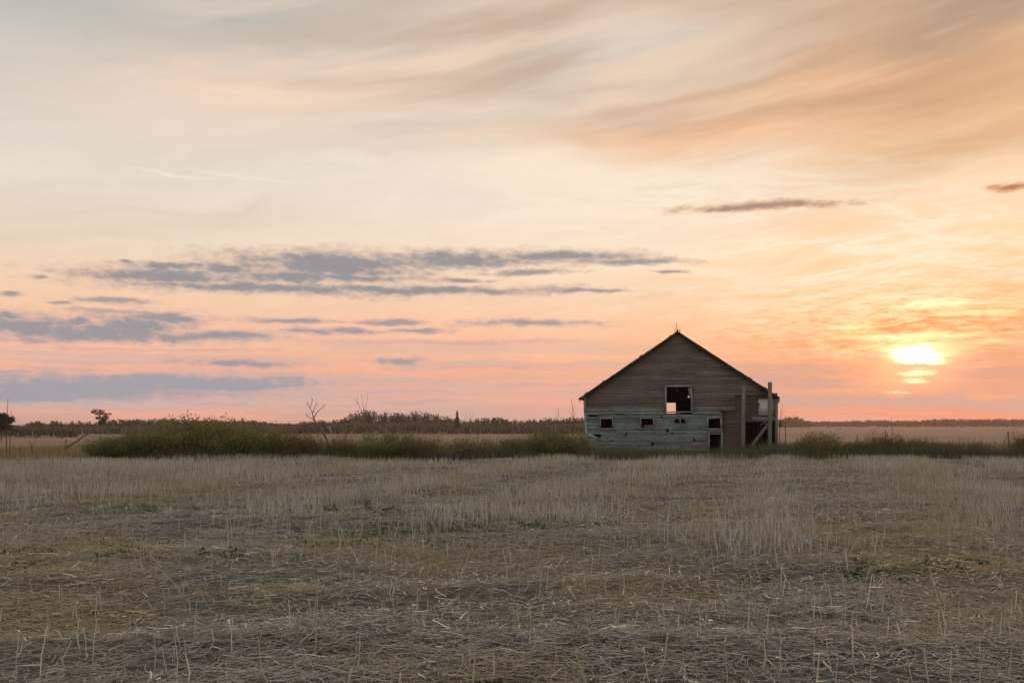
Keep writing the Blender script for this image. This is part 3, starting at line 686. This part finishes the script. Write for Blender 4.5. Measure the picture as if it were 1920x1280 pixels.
# ------------------------------------------------------------------ the barn
ANG = math.radians(9); O = Vector((8.52, 50, 0)); D = 11.5
dU = Vector((math.cos(ANG), -math.sin(ANG), 0)); dV = Vector((math.sin(ANG), math.cos(ANG), 0))
def uz(px, py, v=0.0):
    r = Vector(((px-HX)/F, 1, (HY-py)/F)); c = Vector((0, 0, CAMZ))
    t_ = (O.dot(dV)+v)/r.dot(dV); q = c+r*t_-O
    return q.dot(dU), q.z
def U(px, v=0.0): return uz(px, 790, v)[0]
def Z(py, px=1278, v=0.0): return uz(px, py, v)[1]
barn = empty('barn', O, -ANG)
tag(barn, 'weathered gabled wooden barn with missing windows and flaking pale green paint', 'barn')
pk = uz(1270.4, 620, -.3); le = uz(1085, 746, -.3); re_ = uz(1461.5, 744, -.3)   # roof line, front edge
UL, UR = U(1096), U(1458)
def roof_z(u):   # underside of the roof
    s = (pk[1]-le[1])/(pk[0]-le[0]) if u < pk[0] else (re_[1]-pk[1])/(re_[0]-pk[0])
    return pk[1]+s*(u-pk[0])-.075
def u_at(z, side):
    s = (pk[1]-le[1])/(pk[0]-le[0]) if side < 0 else (re_[1]-pk[1])/(re_[0]-pk[0])
    return pk[0]+(z+.075-pk[1])/s
def siding(name, mt, z0, z1, rh, holes, v, face=-1, ul=UL, ur=UR, gable=True, th=.022, ragged=None, seed=1, parent=barn, lenr=(1.6, 4.2), gap=.0):
    """horizontal lap boards; holes are (u0,u1,z0,z1); every board is its own piece, slightly off line"""
    rng = random.Random(seed); mb = MB(); z = z0
    while z < z1-.02:
        za, zb = z, min(z+rh, z1); z = zb
        a0, b0_ = ul, ur
        if gable:
            a0, b0_ = max(ul, u_at((za+zb)/2, -1)), min(ur, u_at((za+zb)/2, 1))
        if b0_-a0 < .05: continue
        spans = [(a0, b0_)]
        zm = (za+zb)/2
        for h in holes:
            if h[2] < zm < h[3]:
                j0, j1 = (rng.uniform(-h[4], h[4]), rng.uniform(-h[4], h[4])) if len(h) > 4 else (0, 0)
                ns = []
                for s in spans:
                    if h[1]+j1 <= s[0] or h[0]+j0 >= s[1]: ns.append(s); continue
                    if h[0]+j0 > s[0]: ns.append((s[0], h[0]+j0))
                    if h[1]+j1 < s[1]: ns.append((h[1]+j1, s[1]))
                spans = ns
        for s0, s1 in spans:
            u = s0
            while u < s1-.01:
                e = u+rng.uniform(*lenr)
                if s1-e < .5: e = s1
                dv = rng.uniform(-.006, .006); dz0, dz1 = rng.uniform(-.008, .008)*(rng.random() < .8), rng.uniform(-.008, .008)*(rng.random() < .8)
                wd = .03 if face < 0 and rng.random() < .10 else 0.0
                f0, f1 = face*(th+.012)+dv*1, face*th*.5+dv
                lo, hi = za-.015, zb-gap
                mb.hexa([(u,v+f0,lo+dz0-wd),(e,v+f0,lo+dz1),(e,v+dv,lo+dz1),(u,v+dv,lo+dz0),
                         (u,v+f1,hi+dz0),(e,v+f1,hi+dz1),(e,v+dv,hi+dz1),(u,v+dv,hi+dz0)])
                u = e+.006
    return mb.build(name, mt, parent)
ZS = Z(774)                                     # line where the upper siding meets the painted lower wall
HW = [(U(1250), U(1295), Z(772), Z(725.5)), (U(1378.5), 9, Z(800), Z(740), .10), (U(1355), 9, -1, Z(768), .12)]
siding('upper_wall', M['siding'], ZS, pk[1], .112, HW, 0, seed=2)
HL = [(U(1103), U(1121.5), Z(781), Z(775.6)), (U(1103), U(1121.5), Z(785.6), Z(783.4)), (U(1126.5), U(1148), Z(803.4), Z(784.8)), (U(1202), U(1224.5), Z(802), Z(784.3)),
      (U(1265), U(1285.7), Z(793.5), Z(784.3)), (U(1328), U(1350.3), Z(802.4), Z(784.3)), (U(1330.4), U(1353), -1, Z(812)), (U(1105), U(1126.5), Z(821.5), Z(813)),
      (U(1249), U(1297), Z(777.5), Z(773)),
      (U(1249), U(1253.8), Z(810), Z(803.5)), (U(1173), U(1175.2), Z(821), Z(811)), (U(1258), U(1262.5), Z(812), Z(809.5)), (U(1152), U(1158), Z(776.5), Z(774)), (U(1190), U(1199), Z(805.5), Z(803.6)),
      (U(1226), U(1231), Z(786), Z(783)), (U(1240), U(1242), Z(784), Z(776)), (U(1301), U(1318), Z(776), Z(773)), (U(1300), U(1303), Z(829), Z(822)), (U(1310), U(1316), Z(806.5), Z(804)), (U(1146), U(1150), Z(830), Z(826)), (U(1221), U(1226), Z(834), Z(830))]
siding('lower_wall', M['painted'], -.1, ZS, .098, HL, -.05, ul=UL+.06, ur=U(1354.5), gable=False, seed=3, lenr=(1.2, 3.0))
# sheathing laid bare where the siding has fallen off
siding('sheathing', M['sheath'], -.1, Z(737), .09, [(U(1398), 9, -1, Z(789)), (U(1423), 9, Z(790), Z(748), .05)], .10, ul=U(1350), ur=UR, gable=False, seed=4, gap=.004)
siding('inner_wall', M['plaster'], Z(782), Z(744), 2.0, [], .14, ul=U(1415), ur=UR+.02, gable=False, seed=5, gap=.002)
mb = MB(); a = [np.array((U(1411)+ (UR-U(1411))*i/6, .12, Z(786)+.012*math.sin(i*1.7))) for i in range(7)]
mb.tube(a, [.10,.13,.135,.13,.14,.13,.13], 10); mb.tube([a[0], a[0]-np.array([.03,0,0])], [.10,.01], 10)
mb.build('log_beam', M['beam'], barn, smooth=True)
# other walls
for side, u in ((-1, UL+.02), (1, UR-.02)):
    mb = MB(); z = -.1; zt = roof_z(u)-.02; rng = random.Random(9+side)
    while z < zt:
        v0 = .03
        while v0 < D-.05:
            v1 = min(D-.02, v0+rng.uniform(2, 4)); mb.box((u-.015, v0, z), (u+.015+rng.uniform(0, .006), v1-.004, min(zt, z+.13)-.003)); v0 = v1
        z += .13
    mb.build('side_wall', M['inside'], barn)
bo = [(U(1249.5, D), uz(1267, 760, D)[0], uz(1258, 780, D)[1], uz(1258, 753.6, D)[1]),
      (uz(1289.8, 744, D)[0], uz(1292.2, 744, D)[0], uz(1291, 745.2, D)[1], uz(1291, 742.4, D)[1]),
      (uz(1208.5, 798, D)[0], uz(1226, 798, D)[0], uz(1215, 799.6, D)[1], uz(1215, 796.2, D)[1])]
zb = [-.1]
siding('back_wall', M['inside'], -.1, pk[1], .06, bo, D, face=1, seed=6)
mb = MB(); mb.box((UL+.06, .16, ZS-.10), (U(1352), D-.06, ZS-.02)); mb.box((U(1352)+.004, 1.2, ZS-.10), (UR-.06, D-.06, ZS-.02)); mb.build('loft_floor', M['inside'], barn)
# corner boards and trim
mb = MB(); mb.bar((UL+.03, -.065, ZS), (UL+.01, -.05, roof_z(UL+.05)), .12, .04); mb.bar((UL+.16, -.085, -.1), (UL+.035, -.085, ZS-.004), .11, .04); mb.build('corner_board', M['trim'], barn)
mb = MB(); mb.bar((UR-.06, -.03, -.1), (UR-.05, -.03, roof_z(UR)-.05), .13, .10); mb.build('corner_post', M['beam'], barn)
mb = MB()
for u0, u1 in ((U(1101), U(1122)), (U(1123), U(1170)), (U(1171), U(1247)), (U(1298), U(1354))):
    z0 = Z(775.4)-.004+random.uniform(-.012, .012); mb.bar((u0, -.095, z0+random.uniform(-.02,.02)), (u1, -.095, z0+random.uniform(-.02,.02)), .035, .10)
for u0, u1, py in ((U(1103), U(1200), 804.5), (U(1204), U(1250), 804.8), (U(1256), U(1327), 805)):
    mb.bar((u0, -.092, Z(py)), (u1, -.092, Z(py+.3)), .025, .03)
mb.build('trim_strip', M['trim'], barn)
def window(u0, u1, z0, z1, mull=False, sill=True, skew=0.0, w=.045, v=-.095, m='trim'):
    f = MB(); f.bar((u0-w/2+skew, v, z0-.0), (u0-w/2, v, z1), w, .035); f.bar((u1+w/2+skew, v, z0), (u1+w/2, v, z1), w, .035)
    f.bar((u0-w, v, z1+w/2), (u1+w, v, z1+w/2+.01), w, .04)
    if mull: f.bar(((u0+u1)/2, v+.01, z0), ((u0+u1)/2, v+.01, z1), .05, .03)
    fr = f.build('window', M[m], barn)
    if sill: MB().bar((u0-w*1.2, v-.02, z0-w/2), (u1+w*1.2, v-.02, z0-w/2-.008), .05, .08).build('sill', M[m], fr)
    return fr
window(*HL[2][:4]); window(*HL[3][:4], skew=.02); window(*HL[5][:4], w=.08)
window(*HL[4][:4], mull=True)
f = MB(); u0, u1 = HL[4][:2]; f.box((u0-.01, -.10, Z(802)), (u1+.01, -.085, Z(794.6))); f.bar((u0-.08, -.115, Z(803.5)), (u1+.08, -.115, Z(803.3)), .04, .05); f.build('patch_board', M['painted'], barn)
f = MB(); f.bar((U(1328.5), -.10, Z(806.5)), (U(1354), -.10, Z(807)), .19, .03); f.build('lintel', M['trim'], barn)
f = MB(); f.bar((U(1329), -.095, -.05), (U(1329.3), -.095, Z(809.5)), .05, .03); f.bar((U(1354), -.095, -.05), (U(1353.6), -.095, Z(809.5)), .06, .03); f.build('door_frame', M['painted'], barn)
f = MB(); u0, u1, z0, z1 = HW[0][:4]
f.bar((u0-.05, -.05, z0-.12), (u0-.05, -.05, z1), .09, .04); f.bar((u1+.0, -.055, z1-.02), (u1+.14, -.055, z0-.1), .07, .04); f.bar((u0-.09, -.05, z1+.04), (u1+.06, -.05, z1+.05), .08, .05)
f.bar((u0-.1, -.09, z0-.01), (u1+.05, -.09, z0+.0), .055, .12); f.bar(((u0+u1)/2, -.11, z0-.24), ((u0+u1)/2, -.11, z0-.04), .05, .04)
f.bar((u1-.10, .03, z1-.02), (u1+.0, .03, z1-.62), .06, .03)
f.build('loft_door_frame', M['trim'], barn)
# broken slanting boards over the hole low on the left, slat across the slots
for q in (((U(1103), -.10, Z(814.5)), (U(1126), -.10, Z(824)), .13, .02), ((U(1102), -.10, Z(782.3)), (U(1122.5), -.10, Z(782.5)), .055, .02)): MB().bar(*q).build('broken_board', M['painted'], barn)
# roof: two ragged slopes of layered shingles
rng = random.Random(17); mb = MB(); NS = 34
for side, e in ((-1, le), (1, re_)):
    for i in range(NS):
        t0, t1 = i/NS, (i+1.10)/NS
        q0 = (pk[0]+(e[0]-pk[0])*t0, pk[1]+(e[1]-pk[1])*t0); q1 = (pk[0]+(e[0]-pk[0])*t1, pk[1]+(e[1]-pk[1])*t1)
        vf = -.30+rng.uniform(-.05, .03); dz = 0; th = .035+rng.uniform(0, .014)
        if rng.random() < .07: th += .035
        mb.hexa([(q0[0],vf,q0[1]-.06),(q1[0],vf,q1[1]-.06),(q1[0],D+.3,q1[1]-.06),(q0[0],D+.3,q0[1]-.06),
                 (q0[0],vf,q0[1]+th-.05),(q1[0],vf,q1[1]+dz+th-.05),(q1[0],D+.3,q1[1]+dz+th-.05),(q0[0],D+.3,q0[1]+th-.05)])
rf = mb.build('roof', M['roof'], barn)
mb = MB()
for side, e in ((-1, le), (1, re_)):
    mb.bar((pk[0]+side*.02, -.22, pk[1]-.085), (e[0]-side*.06, -.22, e[1]-.085), .04, .03)
mb.build('rake_board', M['roof'], rf)
mb = MB(); mb.bar((pk[0]-.12, -.3, pk[1]+.015), (pk[0]-.12, D+.3, pk[1]+.015), .22, .02); mb.bar((pk[0]+.12, -.3, pk[1]+.02), (pk[0]+.12, D+.3, pk[1]+.02), .22, .02)
mb.box((pk[0]-.05,-.3,pk[1]+.03),(pk[0]+.05,D+.3,pk[1]+.055)); mb.build('ridge_cap', M['roof'], rf)
for k in range(7):      # dangling shingle scraps and rafter tails at the eaves
    u = le[0]+.02+k*.045; MB().bar((u, -.26, le[1]-.02+k*.028), (u+rng.uniform(-.01,.02), -.26, le[1]-.11-rng.uniform(0, .09)+k*.028), .035, .02).build('eave_scrap', M['roof'], rf)
MB().bar((re_[0]-.05, -.26, re_[1]-.02), (re_[0]-.0, -.26, re_[1]-.20), .07, .03).build('eave_scrap', M['roof'], rf)
MB().bar((re_[0]-.02, -.26, re_[1]-.19), (re_[0]-.06, -.26, re_[1]-.29), .06, .03).build('eave_scrap', M['roof'], rf)
fz = pk[1]+.03; mb = MB(); u = uz(1268.8, 612, -.1)[0]; mb.tube([(u+.02,-.1,fz-.05),(u,-.1,fz+.2),(u-.01,-.1,fz+.40)], [.016,.012,.006], 5); mb.bar((u-.05,-.1,fz+.22),(u+.05,-.1,fz+.25),.012); mb.build('lightning_rod', M['rust'], rf)
# inside framing glimpsed through the open side
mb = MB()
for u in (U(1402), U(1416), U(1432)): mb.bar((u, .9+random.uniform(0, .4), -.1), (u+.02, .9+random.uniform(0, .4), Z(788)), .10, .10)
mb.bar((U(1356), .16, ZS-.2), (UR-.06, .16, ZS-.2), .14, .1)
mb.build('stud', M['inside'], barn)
# things leaning on or standing by the barn
def barn_pt(px, py, v): u, z = uz(px, py, v); return O+dU*u+dV*v+Vector((0, 0, z))
def timber(name, label, a, b_, w, h, mt, cat, group=None):
    loc = Vector((a.x, a.y, 0)); mb = MB(); p, q = np.array(a-loc), np.array(b_-loc); n = 4
    for i in range(1):
        mb.bar(p, q, w, h)
    o = mb.build(name, M[mt], loc=loc)
    bv = o.modifiers.new('edge', 'BEVEL'); bv.width = .012; bv.segments = 2
    return tag(o, label, cat, group)
GT = 'upright timbers in front of the barn'
a = barn_pt(1392, 860, -.5); a.z = -.2
timber('timber_post', 'grey timber post against the dark gap, ending below the roof edge', a, barn_pt(1394.3, 723, -.5), .18, .16, 'post', 'post', GT)
a = barn_pt(1443.3, 860, -.6); a.z = -.2
timber('timber_post', 'tall timber post rising above the right roof edge', a, barn_pt(1443.6, 716, -.6), .17, .16, 'post', 'post', GT)
a = barn_pt(1409, 836, -.35); timber('brace_plank', 'slanting plank propped against the tall right post', a, barn_pt(1449, 783.5, -.42), .15, .05, 'post', 'plank')
timber('loose_stick', 'short loose stick jutting below the log beam', barn_pt(1426, 796.5, -.15), barn_pt(1436, 791, -.1), .05, .04, 'post', 'stick')
loc = barn_pt(1473, 845, 1.0); loc.z = 0; mb = MB(); l = np.array(loc)
q = [np.array(barn_pt(x_, y_, 1.0))-l for x_, y_ in ((1473,845),(1472.6,791),(1461,790.5))]; q[0][2] = -.1
mb.tube(q[:2], [.02,.02], 6); mb.tube([q[1]+np.array([.02,0,0]), q[2]], [.02,.02], 6); p_ = np.array(barn_pt(1463.5, 796, 1.0))-l; mb.box(p_-np.array([.05,.05,.11]), p_+np.array([.05,.05,.12]))
tag(mb.build('pipe_rail', M['rust'], loc=loc), 'thin rusty pipe rail bent at a right angle beside the barn wall', 'rail')

# ------------------------------------------------------------------ air
vm = bpy.data.materials.new('air'); vm.use_nodes = True; nt = vm.node_tree; nt.nodes.clear()
pv = nt.nodes.new('ShaderNodeVolumePrincipled'); pv.inputs['Density'].default_value = .00018; pv.inputs['Color'].default_value = (.93, .74, .64, 1); pv.inputs['Anisotropy'].default_value = .5
nt.links.new(pv.outputs[0], nt.nodes.new('ShaderNodeOutputMaterial').inputs['Volume'])
o = MB().box((-3300, -70, -4), (3300, 4300, 12)).build('haze', vm); o['kind'] = 'stuff'
